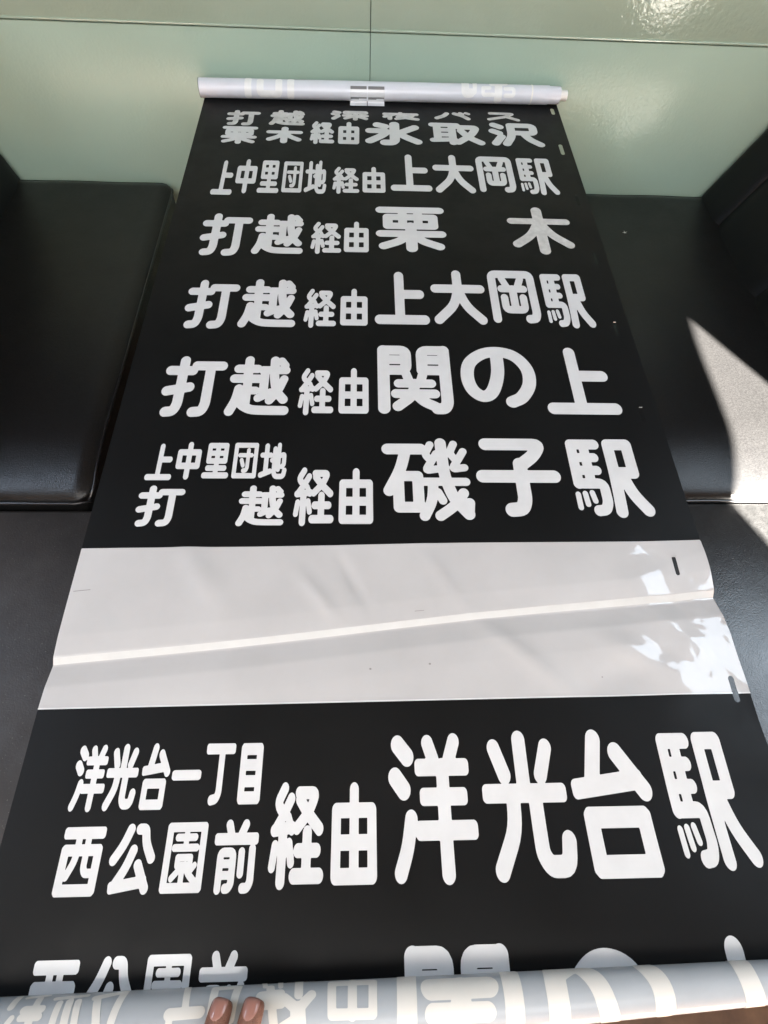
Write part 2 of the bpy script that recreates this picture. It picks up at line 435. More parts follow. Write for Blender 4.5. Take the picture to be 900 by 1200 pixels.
def film(name, lo, hi, y0, y1, material, cell, run):
    V, F = sdf_mesh(field(lo, hi), XL - .004, XR + .004, y0, y1, cell, on_sheet(0), run)
    o = link_mesh(name, V, F, material, scroll); return o
film('black_field', seam_hi, top_y, .29, 1.455, M['ink'], .0024, 8)
film('blank_white_field', seam_lo, seam_hi, .10, .33, M['film'], .0024, 1)
film('black_field', axis_y, seam_lo, -.16, .13, M['ink'], .0024, 6)
# specks and hairline scratches on the blank field
for (x, y), (x2, y2), w in (((.0795, .1585), (.0800, .1580), .0012), ((0.0106, 0.1534), (0.0106, 0.1534), .0012), ((-0.3476, 0.2497), (-0.3278, 0.2518), .0004), ((0.0649, 0.2226), (0.0764, 0.2236), .0003), ((.28, .142), (.2806, .1425), .0008)):
    if w > .0005: pts = [(x + w * math.cos(a) * 1.2, y + w * math.sin(a)) for a in np.linspace(0, 2 * math.pi, 9)[:-1]]
    else: pts = [(x, y - w), (x2, y2 - w), (x2, y2 + w), (x, y + w)]
    P = on_sheet(.0007)(np.array([p[0] for p in pts]), np.array([p[1] for p in pts]))
    link_mesh('dirt_mark', P, [tuple(range(len(pts)))], M['dirt'], scroll)
# white splice tape that joins the two lengths of film
V, F = sdf_mesh(lambda X, Y: np.maximum(np.abs(fold_y(X) - .0044 - Y) - .0038, np.maximum(XL + .0005 - X, X - XR + .0005)), XL, XR, .15, .27, .0012, on_sheet(.0005), 8)
link_mesh('splice_tape', V, F, M['splice'], scroll)
# thin pale cut edge where the ink stops
def strip(seam, w):
    def f(X, Y): return np.maximum(np.maximum(np.abs(Y - seam(X)) - w, np.maximum(XL - X, X - XR)), -slot_sdf(X, Y))
    return f
V, F = sdf_mesh(strip(lambda x: seam_lo(x) + .0004, .0008), XL, XR + .001, .10, .13, .0008, on_sheet(.0005), 6)
link_mesh('seam_line', V, F, M['letter'], scroll)

GL = {
 '打': [([(4, 22), (44, 22)], 1), ([(27, 4), (27, 80), (22, 92), (9, 93)], 1), ([(4, 58), (43, 51)], 1), ([(50, 13), (97, 13)], 1), ([(76, 13), (76, 80), (71, 92), (56, 93)], 1)],
 '越': [([(10, 20), (44, 20)], 1), ([(28, 4), (28, 38)], 1), ([(5, 38), (48, 38)], 1), ([(29, 38), (29, 84)], 0.95), ([(29, 59), (44, 59)], 0.9), ([(15, 56), (12, 76), (3, 95)], 1), ([(14, 72), (22, 84), (38, 92), (60, 93), (97, 93)], 1), ([(54, 22), (95, 22)], 0.95), ([(58, 22), (58, 64)], 0.95), ([(50, 72), (70, 62)], 0.9), ([(74, 4), (75, 36), (82, 62), (94, 74)], 1), ([(93, 38), (84, 60), (70, 76)], 0.9), ([(86, 5), (93, 13)], 0.9)],
 '経': [([(22, 4), (9, 20), (23, 31)], 0.85), ([(36, 15), (23, 31), (9, 45)], 0.85), ([(6, 47), (40, 44)], 0.85), ([(32, 34), (40, 47)], 0.7), ([(23, 46), (23, 96)], 0.95), ([(9, 62), (5, 82)], 0.75), ([(36, 60), (41, 78)], 0.75), ([(52, 9), (86, 9), (74, 28), (50, 45)], 0.9), ([(54, 16), (70, 30), (94, 46)], 0.95), ([(71, 50), (71, 88)], 1), ([(54, 67), (90, 67)], 0.95), ([(48, 91), (96, 91)], 1)],
 '由': [([(12, 26), (88, 26), (88, 92), (12, 92), (12, 26)], 1), ([(50, 4), (50, 92)], 1), ([(12, 59), (88, 59)], 1)],
 '深': [([(8, 12), (20, 20)], 0.9), ([(4, 38), (16, 46)], 0.9), ([(18, 62), (6, 92)], 0.9), ([(36, 22), (36, 10), (94, 10), (94, 22)], 0.8), ([(56, 20), (44, 36)], 0.8), ([(74, 20), (88, 36)], 0.8), ([(34, 54), (96, 54)], 0.8), ([(65, 38), (65, 96)], 0.9), ([(62, 58), (38, 88)], 0.8), ([(68, 58), (94, 88)], 0.8)],
 '夜': [([(50, 3), (50, 16)], 0.9), ([(6, 18), (94, 18)], 0.9), ([(32, 22), (6, 62)], 0.9), ([(20, 50), (20, 95)], 0.9), ([(60, 24), (42, 60)], 0.8), ([(56, 38), (86, 38), (74, 66), (38, 94)], 0.8), ([(56, 54), (64, 62)], 0.7), ([(58, 66), (74, 82), (96, 94)], 0.9)],
 'バ': [([(34, 20), (26, 54), (6, 90)], 0.9), ([(56, 18), (78, 48), (92, 90)], 0.9), ([(72, 6), (78, 20)], 0.7), ([(88, 4), (95, 16)], 0.7)],
 'ス': [([(14, 12), (82, 12), (60, 52), (8, 92)], 0.9), ([(60, 52), (94, 92)], 0.9)],
 '栗': [([(4, 8), (96, 8)], 1), ([(15, 25), (85, 25), (85, 46), (15, 46), (15, 25)], 1), ([(38, 8), (38, 46)], 0.9), ([(62, 8), (62, 46)], 0.9), ([(4, 64), (96, 64)], 1), ([(50, 46), (50, 96)], 1.15), ([(46, 64), (34, 80), (8, 92)], 1), ([(54, 64), (66, 80), (92, 92)], 1)],
 '木': [([(5, 30), (95, 30)], 1), ([(50, 5), (50, 95)], 1.25), ([(48, 34), (34, 62), (8, 82)], 1.1), ([(52, 34), (66, 60), (92, 82)], 1.1)],
 '氷': [([(52, 5), (52, 84), (47, 94), (34, 94)], 1.1), ([(6, 38), (40, 38), (28, 62), (6, 88)], 1), ([(20, 8), (34, 16)], 1), ([(90, 18), (62, 46)], 1), ([(58, 46), (72, 66), (94, 88)], 1)],
 '取': [([(3, 8), (52, 8)], 0.9), ([(12, 8), (12, 82)], 0.95), ([(42, 8), (42, 96)], 0.95), ([(12, 33), (42, 33)], 0.85), ([(12, 57), (42, 57)], 0.85), ([(3, 84), (44, 79)], 0.9), ([(56, 18), (92, 18), (80, 56), (52, 93)], 1), ([(60, 36), (74, 68), (97, 93)], 1)],
 '沢': [([(8, 10), (20, 19)], 1), ([(4, 38), (16, 47)], 1), ([(20, 62), (6, 92)], 1), ([(42, 10), (88, 10), (88, 44), (42, 44)], 1), ([(42, 10), (42, 58), (28, 93)], 1), ([(66, 46), (76, 72), (96, 93)], 1)],
 '上': [([(46, 5), (46, 90)], 1), ([(46, 42), (88, 42)], 1), ([(4, 91), (96, 91)], 1)],
 '中': [([(10, 26), (90, 26), (90, 66), (10, 66), (10, 26)], 1), ([(50, 4), (50, 96)], 1)],
 '里': [([(15, 8), (85, 8), (85, 52), (15, 52), (15, 8)], 0.95), ([(15, 30), (85, 30)], 0.9), ([(50, 8), (50, 92)], 1), ([(15, 72), (85, 72)], 0.95), ([(4, 92), (96, 92)], 1)],
 '団': [([(8, 8), (92, 8), (92, 92), (8, 92), (8, 8)], 0.95), ([(25, 36), (75, 36)], 0.8), ([(60, 22), (60, 70), (55, 78), (45, 78)], 0.85), ([(34, 50), (42, 64)], 0.85)],
 '地': [([(4, 34), (38, 34)], 0.9), ([(21, 8), (21, 84)], 0.95), ([(3, 89), (38, 79)], 0.95), ([(44, 48), (92, 30), (92, 60), (84, 66)], 0.85), ([(70, 5), (70, 74)], 0.85), ([(54, 16), (54, 84), (62, 93), (92, 93), (96, 76)], 0.9)],
 '大': [([(5, 34), (95, 34)], 1), ([(50, 5), (50, 38), (40, 66), (8, 93)], 1), ([(51, 38), (64, 68), (92, 93)], 1)],
 '岡': [([(8, 94), (8, 8), (92, 8), (92, 84), (88, 93), (76, 94)], 0.95), ([(30, 17), (38, 32)], 0.8), ([(70, 17), (62, 32)], 0.8), ([(26, 37), (74, 37)], 0.85), ([(50, 37), (50, 76)], 0.9), ([(30, 54), (30, 77), (70, 77), (70, 54)], 0.85)],
 '駅': [([(8, 8), (8, 60)], 0.82), ([(8, 8), (42, 8)], 0.82), ([(8, 26), (38, 26)], 0.72), ([(8, 43), (38, 43)], 0.72), ([(26, 8), (26, 60)], 0.78), ([(8, 60), (43, 60), (43, 84), (38, 93), (28, 94)], 0.78), ([(4, 74), (4, 90)], 0.42), ([(14, 73), (15, 86)], 0.42), ([(24, 72), (26, 82)], 0.42), ([(62, 8), (89, 8), (89, 46), (62, 46), (62, 8)], 0.9), ([(62, 40), (61, 70), (59, 95)], 0.9), ([(72, 48), (81, 74), (96, 93)], 0.95)],
 '関': [([(8, 94), (8, 7)], 0.9), ([(8, 7), (39, 7), (39, 38), (8, 38)], 0.85), ([(8, 22), (39, 22)], 0.8), ([(61, 38), (61, 7), (92, 7)], 0.85), ([(92, 7), (92, 86), (88, 94), (78, 94)], 0.9), ([(61, 38), (92, 38)], 0.85), ([(61, 22), (92, 22)], 0.8), ([(38, 42), (42, 54)], 0.7), ([(62, 42), (58, 54)], 0.7), ([(28, 58), (72, 58)], 0.72), ([(24, 73), (76, 73)], 0.75), ([(50, 58), (46, 76), (26, 91)], 0.8), ([(51, 74), (60, 84), (75, 91)], 0.8)],
 'の': [([(52, 13), (50, 46), (40, 74), (27, 82), (14, 72), (9, 52), (14, 30), (32, 15), (54, 11), (76, 18), (90, 38), (90, 62), (78, 82), (64, 90)], 1, 's')],
 '磯': [([(3, 11), (43, 11)], 0.95), ([(25, 11), (18, 38), (4, 64)], 0.9), ([(15, 46), (38, 46), (38, 84), (15, 84), (15, 46)], 0.85), ([(55, 5), (48, 18), (55, 26)], 0.62), ([(62, 17), (48, 39), (61, 37)], 0.62), ([(84, 4), (78, 16), (85, 25)], 0.62), ([(95, 14), (80, 37), (95, 35)], 0.62), ([(68, 3), (70, 46), (79, 74), (95, 92)], 0.9), ([(46, 53), (95, 53)], 0.68), ([(56, 54), (54, 76), (44, 94)], 0.8), ([(61, 66), (66, 76)], 0.65), ([(91, 67), (80, 82), (62, 94)], 0.8), ([(95, 92), (97, 79)], 0.8)],
 '子': [([(12, 9), (84, 9), (74, 24), (54, 38)], 1), ([(54, 36), (54, 82), (49, 93), (36, 94)], 1.05), ([(4, 52), (96, 52)], 1)],
 '洋': [([(9, 7), (20, 16)], 1.15), ([(5, 31), (15, 40)], 1.15), ([(23, 60), (18, 79), (9, 95)], 1.0), ([(46, 6), (52, 18)], 1), ([(79, 5), (72, 18)], 1), ([(35, 24), (90, 24)], 1.0, 'b'), ([(40, 45), (86, 45)], 1.0, 'b'), ([(34, 68), (95, 68)], 1.05, 'b'), ([(63, 24), (63, 96)], 1.05)],
 '光': [([(18, 10), (28, 30)], 1.0), ([(82, 10), (72, 30)], 1.0), ([(50, 4), (50, 42)], 1.05), ([(6, 43), (94, 43)], 1.0, 'b'), ([(36, 44), (34, 68), (14, 94)], 1.05), ([(62, 44), (62, 84), (69, 92), (90, 92), (94, 76)], 1.05)],
 '台': [([(38, 4), (28, 36)], 1.05), ([(10, 40), (82, 34)], 1.0, 'b'), ([(62, 14), (88, 42)], 1.05), ([(20, 60), (80, 60), (80, 92), (20, 92), (20, 60)], 1.0, 'b')],
 '一': [([(6, 50), (94, 50)], 1.3, 'b')],
 '丁': [([(6, 8), (94, 8)], 1.1, 'b'), ([(56, 8), (56, 82), (49, 92), (32, 94)], 1)],
 '目': [([(15, 8), (85, 8), (85, 92), (15, 92), (15, 8)], 1.05, 'b'), ([(15, 36), (85, 36)], 1, 'b'), ([(15, 64), (85, 64)], 1, 'b')],
 '西': [([(5, 8), (95, 8)], 1.1, 'b'), ([(8, 34), (92, 34), (92, 92), (8, 92), (8, 34)], 1.05, 'b'), ([(38, 8), (38, 48), (22, 72)], 0.85), ([(62, 8), (62, 60), (68, 68), (80, 68)], 0.8)],
 '公': [([(36, 6), (24, 30), (5, 52)], 1), ([(58, 6), (72, 6), (78, 28), (95, 50)], 1), ([(50, 38), (38, 64), (18, 88)], 1), ([(12, 92), (84, 84)], 1.05, 'b'), ([(66, 60), (90, 94)], 1)],
 '園': [([(7, 7), (93, 7), (93, 93), (7, 93), (7, 7)], 0.95, 'b'), ([(28, 22), (72, 22)], 0.75), ([(50, 14), (50, 36)], 0.75), ([(22, 37), (78, 37)], 0.75), ([(34, 51), (66, 51), (66, 62), (34, 62), (34, 51)], 0.7), ([(46, 64), (24, 80)], 0.7), ([(48, 66), (48, 88)], 0.75), ([(54, 62), (64, 74), (80, 84)], 0.75), ([(78, 62), (66, 72)], 0.65)],
 '前': [([(30, 4), (37, 20)], 0.95), ([(70, 4), (60, 20)], 0.95), ([(5, 25), (95, 25)], 1.1, 'b'), ([(15, 95), (15, 44), (45, 44), (45, 88), (39, 94), (32, 94)], 0.85), ([(15, 60), (45, 60)], 0.75), ([(15, 76), (45, 76)], 0.75), ([(65, 44), (65, 74)], 0.85), ([(90, 40), (90, 86), (84, 94), (73, 94)], 0.9)],
}
INST = [
 ('r1a', '打', [-0.2906, -0.2259, 1.3675, 1.3118], 0.18),
 ('r1a', '越', [-0.1978, -0.1277, 1.3732, 1.3178], 0.165),
 ('r1a', '深', [-0.0673, 0.0133, 1.3804, 1.3458], 0.15),
 ('r1a', '夜', [0.0453, 0.1248, 1.3782, 1.3523], 0.15),
 ('r1a', 'バ', [0.1613, 0.2421, 1.3879, 1.3599], 0.16),
 ('r1a', 'ス', [0.2779, 0.3523, 1.3937, 1.3618], 0.15),
 ('r1b', '栗', [-0.2944, -0.2249, 1.3049, 1.2419], 0.16),
 ('r1b', '木', [-0.2014, -0.1287, 1.3036, 1.2494], 0.1652),
 ('r1b', '経', [-0.1094, -0.0618, 1.3314, 1.2482], 0.2006),
 ('r1b', '由', [-0.0513, -0.006, 1.3303, 1.2491], 0.2301),
 ('r1b', '氷', [0.0096, 0.1255, 1.3337, 1.2528], 0.1711),
 ('r1b', '取', [0.1498, 0.2584, 1.3409, 1.26], 0.1652),
 ('r1b', '沢', [0.2811, 0.389, 1.3501, 1.2597], 0.1711),
 ('r2', '上', [-0.2905, -0.255, 1.1727, 1.0585], 0.22),
 ('r2', '中', [-0.2488, -0.21, 1.1779, 1.0704], 0.22),
 ('r2', '里', [-0.2026, -0.1654, 1.181, 1.068], 0.2),
 ('r2', '団', [-0.1573, -0.1188, 1.1796, 1.0704], 0.18),
 ('r2', '地', [-0.1116, -0.0723, 1.1826, 1.0692], 0.19),
 ('r2', '経', [-0.0577, -0.0077, 1.1609, 1.0738], 0.17),
 ('r2', '由', [0.0, 0.0473, 1.1613, 1.0775], 0.195),
 ('r2', '上', [0.0611, 0.1355, 1.2093, 1.084], 0.19),
 ('r2', '大', [0.1474, 0.2256, 1.212, 1.0835], 0.185),
 ('r2', '岡', [0.2358, 0.3093, 1.2144, 1.0898], 0.185),
 ('r2', '駅', [0.3202, 0.3932, 1.2143, 1.0846], 0.171),
 ('r3', '打', [-0.2889, -0.2074, 0.996, 0.8804], 0.18),
 ('r3', '越', [-0.1936, -0.1106, 0.9988, 0.8886], 0.165),
 ('r3', '経', [-0.0921, -0.0398, 0.9795, 0.8916], 0.17),
 ('r3', '由', [-0.0337, 0.0135, 0.9805, 0.8961], 0.195),
 ('r3', '栗', [0.0302, 0.1524, 1.0331, 0.9048], 0.152),
 ('r3', '木', [0.2788, 0.3955, 1.0364, 0.9043], 0.14),
 ('r4', '打', [-0.2873, -0.2107, 0.8095, 0.6985], 0.18),
 ('r4', '越', [-0.1974, -0.1131, 0.8144, 0.7041], 0.165),
 ('r4', '経', [-0.0948, -0.0446, 0.7944, 0.7052], 0.17),
 ('r4', '由', [-0.0367, 0.0107, 0.7946, 0.7095], 0.195),
 ('r4', '上', [0.0265, 0.108, 0.8392, 0.7134], 0.2),
 ('r4', '大', [0.122, 0.2086, 0.8464, 0.7174], 0.185),
 ('r4', '岡', [0.2207, 0.3022, 0.8529, 0.7229], 0.185),
 ('r4', '駅', [0.3138, 0.3893, 0.8479, 0.7133], 0.18),
 ('r5', '打', [-0.2935, -0.2109, 0.6315, 0.5185], 0.18),
 ('r5', '越', [-0.1968, -0.112, 0.634, 0.5226], 0.165),
 ('r5', '経', [-0.0937, -0.0442, 0.6125, 0.5244], 0.17),
 ('r5', '由', [-0.0354, 0.0115, 0.612, 0.5259], 0.195),
 ('r5', '関', [0.0247, 0.1387, 0.6647, 0.5283], 0.18),
 ('r5', 'の', [0.1535, 0.2712, 0.6685, 0.5381], 0.175),
 ('r5', '上', [0.2858, 0.3896, 0.6615, 0.5276], 0.18),
 ('r6', '上', [-0.2922, -0.2605, 0.4672, 0.4083], 0.2),
 ('r6', '中', [-0.255, -0.223, 0.4695, 0.4127], 0.22),
 ('r6', '里', [-0.2165, -0.1841, 0.4711, 0.412], 0.2),
 ('r6', '団', [-0.1776, -0.1448, 0.4721, 0.4114], 0.18),
 ('r6', '地', [-0.1396, -0.105, 0.4709, 0.411], 0.19),
 ('r6', '打', [-0.2933, -0.2385, 0.3975, 0.3387], 0.171),
 ('r6', '越', [-0.1614, -0.1049, 0.3984, 0.34], 0.1568),
 ('r6', '経', [-0.0896, -0.0391, 0.4283, 0.3409], 0.17),
 ('r6', '由', [-0.0312, 0.0166, 0.4256, 0.3417], 0.195),
 ('r6', '磯', [0.0333, 0.1499, 0.4767, 0.3461], 0.155),
 ('r6', '子', [0.1643, 0.2737, 0.4833, 0.3557], 0.17),
 ('r6', '駅', [0.2941, 0.3951, 0.4831, 0.3547], 0.18),
 ('r7', '洋', [-0.2953, -0.2639, 0.0753, 0.0158], 0.174),
 ('r7', '光', [-0.2631, -0.2319, 0.0747, 0.0154], 0.186),
 ('r7', '台', [-0.2283, -0.1983, 0.0748, 0.0144], 0.1898),
 ('r7', '一', [-0.1939, -0.1688, 0.0527, 0.0392], 0.3),
 ('r7', '丁', [-0.1626, -0.134, 0.0753, 0.0189], 0.21),
 ('r7', '目', [-0.1272, -0.1035, 0.0745, 0.0194], 0.2625),
 ('r7', '西', [-0.291, -0.2533, -0.0, -0.0563], 0.19),
 ('r7', '公', [-0.2422, -0.2023, 0.0012, -0.0549], 0.19),
 ('r7', '園', [-0.1915, -0.1528, 0.0028, -0.0559], 0.17),
 ('r7', '前', [-0.1432, -0.1026, 0.0024, -0.0567], 0.18),
 ('r7', '経', [-0.0893, -0.0389, 0.0354, -0.0525], 0.1785),
 ('r7', '由', [-0.0304, 0.0168, 0.0329, -0.0526], 0.195),
 ('r7', '洋', [0.0316, 0.1178, 0.0811, -0.0511], 0.145),
 ('r7', '光', [0.1268, 0.2151, 0.0803, -0.0523], 0.155),
 ('r7', '台', [0.2188, 0.3102, 0.0797, -0.0536], 0.165),
 ('r7', '駅', [0.3233, 0.398, 0.082, -0.0464], 0.18),
 ('r8', '西', [-0.291, -0.2533, -0.1045, -0.1608], 0.19),
 ('r8', '公', [-0.2422, -0.2023, -0.1033, -0.1594], 0.19),
 ('r8', '園', [-0.1915, -0.1528, -0.1017, -0.1604], 0.17),
 ('r8', '前', [-0.1432, -0.1026, -0.1021, -0.1612], 0.18),
 ('r8', '関', [0.0397, 0.1349, -0.1007, -0.2156], 0.18),
 ('r8', 'の', [0.1776, 0.2675, -0.1013, -0.2319], 0.175),
 ('r8', '上', [0.3052, 0.3906, -0.1038, -0.2344], 0.2),
]
def strokes_of(g, rect, k):
    x0, x1, yt, yb = rect; w = x1 - x0; out = []
    for st in GL[g]:
        pts = [(x0 + p[0] / 100 * w, yt + (yb - yt) * p[1] / 100) for p in st[0]]
        out.append((pts, st[1] * k * w * .5, st[2] if len(st) > 2 else 'c'))
    return out
for row, g, rect, k in INST:
    S = strokes_of(g, rect, k); w = rect[1] - rect[0]; mg = k * w * .8 + .002
    cell = max(.00055, min(.0011, (rect[2] - rect[3]) / 130)) if row[1] in '5678' else .0011
    an = max(1.0, min(2.3, ((rect[2] - rect[3]) / max(w, 1e-3)) ** .7))
    S = [([(x, y / an) for x, y in p], h, st) for p, h, st in S]; mgy = mg * an
    def f(X, Y, S=S, row=row, an=an):
        D = seg_sdf(X, Y / an, S)
        if row == 'r8': D = np.maximum(D, axis_y(X) + .001 - Y)
        return D
    V, F = sdf_mesh(f, rect[0] - mg, rect[1] + mg, max(rect[3] - mgy, -.155), rect[2] + mgy, cell, on_sheet(.0006), 8)
    worn = (row == 'r3' and g == '木') or row in ('r1a',)
    link_mesh('kanji_character' if g not in 'のバス' else 'kana_character', V, F, M['letter_worn'] if worn else M['letter'], scroll)

# held lower roll: a slightly conical coil of the same film, back side out
def cone(A, B, r0, r1, eps):
    A = np.array(A); B = np.array(B); L = np.linalg.norm(B - A); ax = (B - A) / L
    n1 = np.array([-ax[1], ax[0], 0]); n1 /= np.linalg.norm(n1); n2 = np.cross(ax, n1)
    def fm(s, arc):
        s = np.asarray(s); ph = np.asarray(arc); t = s / L
        r = r0 + (r1 - r0) * t + eps
        return A + s[:, None] * ax + r[:, None] * (np.cos(ph)[:, None] * n1 + np.sin(ph)[:, None] * n2)
    return fm, L
def roll_mesh(name, A, B, r0, r1, t0, t1, material, parent, nseg=72, nl=40, wob=0, eps=0.):
    fm, L = cone(A, B, r0, r1, eps); V = []; F = []
    for i in range(nl + 1):
        s = L * (t0 + (t1 - t0) * i / nl); ph = np.linspace(0, 2 * math.pi, nseg, endpoint=False)
        V += list(fm(np.full(nseg, s), ph))
    for i in range(nl):
        for q in range(nseg): F.append((i * nseg + q, i * nseg + (q + 1) % nseg, (i + 1) * nseg + (q + 1) % nseg, (i + 1) * nseg + q))
    F.append(tuple(range(nseg))[::-1]); F.append(tuple(nl * nseg + q for q in range(nseg)))
    return link_mesh(name, V, [f[::-1] for f in F], material, parent)
def fix(o):
    bm = bmesh.new(); bm.from_mesh(o.data); bmesh.ops.recalc_face_normals(bm, faces=bm.faces); bm.to_mesh(o.data); bm.free(); o.data.set_sharp_from_angle(angle=R(40)); return o
def roll_marks(name, groups, A, B, r0, r1, material, parent, wrap, smax=None, widen=1.0):
    fm, L = cone(A, B, r0, r1, .0003)
    for grp in groups:
        S = []
        for pts, h in grp:
            q = []
            for s, ph in pts:
                if wrap and ph < -90: ph += 360
                rm = r0 + (r1 - r0) * s
                q.append((s * L, math.radians(ph)))
            S.append((q, h))
        rm = r0 + (r1 - r0) * (sum(p[0] for q, h in S for p in q) / sum(len(q) for q, h in S)) / L
        S2 = [([(a, b * rm) for a, b in q], h * widen, 'c') for q, h in S]
        xs = [p[0] for q in S2 for p in q[0]]; yy = [p[1] for q in S2 for p in q[0]]; hm = max(h for q, h, s_ in S2) + .001
        V, F = sdf_mesh(lambda X, Y: seg_sdf(X, Y, S2), min(xs) - hm, max(xs) + hm, min(yy) - hm, max(yy) + hm, .0006,
                        lambda x, y: fm(x, y / rm), 4)
        o = link_mesh(name, V, [f[::-1] for f in F], material, parent)
MB = [[([(0.0852, 5.1), (0.0848, 31.8)], 0.00278), ([(0.091, 50.2), (0.0883, 60.3)], 0.00237), ([(0.0947, 10.4), (0.1143, 3.7)], 0.00215), ([(0.1083, 15.3), (0.1095, 32.9)], 0.00279), ([(0.1003, 38.0), (0.1162, 38.1)], 0.00347), ([(0.0999, 49.8), (0.1173, 50.2)], 0.00274), ([(0.108, 38.7), (0.1103, 63.5)], 0.00305)], [([(0.1253, 17.8), (0.1557, 12.2)], 0.00214), ([(0.1319, 28.7), (0.1333, 64.6)], 0.00271), ([(0.1414, 26.2), (0.145, 65.7)], 0.00305), ([(0.1502, 27.2), (0.155, 66.7)], 0.00271)], [([(0.1658, 21.2), (0.1937, 6.0)], 0.00288), ([(0.1696, 29.5), (0.177, 70.0)], 0.00305), ([(0.1933, 12.8), (0.1908, 64.5)], 0.00307)], [([(0.2011, -10.9), (0.2332, -11.2)], 0.00183), ([(0.2572, -1.8), (0.2618, 52.8)], 0.00278), ([(0.2466, 59.1), (0.277, 58.4)], 0.00416), ([(0.2475, 59.2), (0.2482, 78.5)], 0.00272)], [([(0.2874, 11.0), (0.2887, 64.7), (0.3087, 71.8), (0.3113, 8.7), (0.2874, 11.0)], 0.00325)], [([(0.3367, -11.1), (0.3395, 14.3)], 0.00217), ([(0.3541, -10.5), (0.3559, 17.2)], 0.00217), ([(0.3623, -11.0), (0.389, -10.7)], 0.00185), ([(0.3742, -10.9), (0.3757, 39.3)], 0.00356), ([(0.3611, 44.3), (0.3759, 66.2), (0.389, 40.8)], 0.00392), ([(0.3759, 66.2), (0.3773, 92.7)], 0.00618), ([(0.337, 38.3), (0.3561, 35.1)], 0.00428), ([(0.3364, 53.7), (0.3589, 53.2)], 0.00351), ([(0.3452, 18.2), (0.3527, 89.5)], 0.00343), ([(0.3787, 74.5), (0.3603, 90.5)], 0.00309)], [([(0.4098, 14.4), (0.4106, 76.9), (0.4522, 80.5), (0.4534, 16.0), (0.4098, 14.4)], 0.00364), ([(0.4316, 11.6), (0.4314, 80.7)], 0.00383)], [([(0.49, -7.8), (0.4864, 112.5)], 0.00832), ([(0.5142, 41.4), (0.5751, 43.4)], 0.00869), ([(0.5462, 39.6), (0.5422, 95.7)], 0.00841), ([(0.5141, 90.1), (0.5707, 93.7)], 0.00704), ([(0.6012, 8.6), (0.6002, 55.9), (0.5984, 124.6)], 0.0081)], [([(0.6498, 11.7), (0.6463, 61.8), (0.6457, 139.1)], 0.00923), ([(0.6501, 23.1), (0.676, -10.8), (0.6927, 49.1), (0.6984, 114.8), (0.7013, 148.7)], 0.0086)], [([(0.7515, 8.5), (0.7605, 64.6), (0.7598, 134.1)], 0.00899)], [([(0.8602, -10.1), (0.8568, 64.7), (0.8621, 165.6)], 0.00882)]]
MT = [[([(0.1281, 93.2), (0.1244, -160.9)], 0.00756)], [([(0.2439, 91.7), (0.2412, -154.3)], 0.0076)], [([(0.1606, 107.5), (0.158, -174.6), (0.2092, -171.6), (0.2115, 103.8)], 0.00749)], [([(0.7267, 83.0), (0.7262, 154.5), (0.743, 153.7)], 0.0086), ([(0.7538, 66.8), (0.7525, 148.5)], 0.00478)], [([(0.7761, 121.2), (0.7772, 161.9), (0.8061, 160.6)], 0.00383), ([(0.7761, 121.2), (0.7953, 120.1)], 0.00382), ([(0.8192, 67.3), (0.8207, -168.5)], 0.00869), ([(0.8388, 123.6), (0.863, 122.3), (0.8645, 163.0), (0.8403, 164.0)], 0.00384), ([(0.8012, 87.5), (0.8403, 81.7)], 0.00575)]]
er = fix(roll_mesh('end_roll', BA, BB, BR0, BR1, -.004, 1.004, M['roll_back'], scroll))
roll_marks('character_seen_through', MB, BA, BB, BR0, BR1, M['roll_letter'], er, False)
TA = (-.352, 1.4242, .7182); TB = (.449, 1.4414, .7180); TR = .0181
tr = fix(roll_mesh('roller_tube', TA, TB, TR, TR, -.007, .968, M['tube'], scroll))
roll_marks('pale_print_mark', MT, TA, TB, TR, TR, M['tube_mark'], tr, True)
fix(roll_mesh('tube_rim', TA, TB, TR, TR, -.0085, -.0072, M['edge'], tr, eps=.0002))
fix(roll_mesh('tape_wrap', TA, TB, TR, TR, .915, .919, M['plug'], tr, eps=.0003))
fix(roll_mesh('tube_collar', TA, TB, TR - .0012, TR - .0012, .9685, 1.000, M['tube'], tr))
fix(roll_mesh('end_plug', TA, TB, TR - .006, TR - .0075, 1.0005, 1.022, M['plug'], tr, 10, 2))

# two strips of clear tape that hold the film to the roller
fmT, LT = cone(TA, TB, TR, TR, .0008)
for s0, s1 in ((.4055, .4525), (.4545, .5015)):
    V = []; F = []
    rows = []
    for ph in np.radians(np.arange(130, 247, 9)):
        rows.append((fmT(np.array([s0 * LT]), np.array([ph]))[0], fmT(np.array([s1 * LT]), np.array([ph]))[0]))
    a, b = rows[-1]
    for q in (1, 2):
        rows.append((np.array([a[0], a[1] - .0095 * q, max(SZ + .0022, a[2] - .006 * q)]), np.array([b[0], b[1] - .0095 * q, max(SZ + .0022, b[2] - .006 * q)])))
    for p, q in rows: V.append(p); V.append(q)
    for i in range(len(rows) - 1): F.append((2 * i, 2 * i + 1, 2 * i + 3, 2 * i + 2))
    o = link_mesh('tape_strip', V, [f[::-1] for f in F], M['tape'], tr)
    def band(i0, i1):
        W = []; G = []
        for p, q in rows[i0:i1 + 1]: W += [p + np.array([.001, -.0003, .0006]), q + np.array([-.001, -.0003, .0006])]
        for i in range(i1 - i0): G.append((2 * i, 2 * i + 1, 2 * i + 3, 2 * i + 2))
        link_mesh('tape_fold', W, [f[::-1] for f in G], M['tape_dark'], o)
    band(0, 2); band(7, 11)
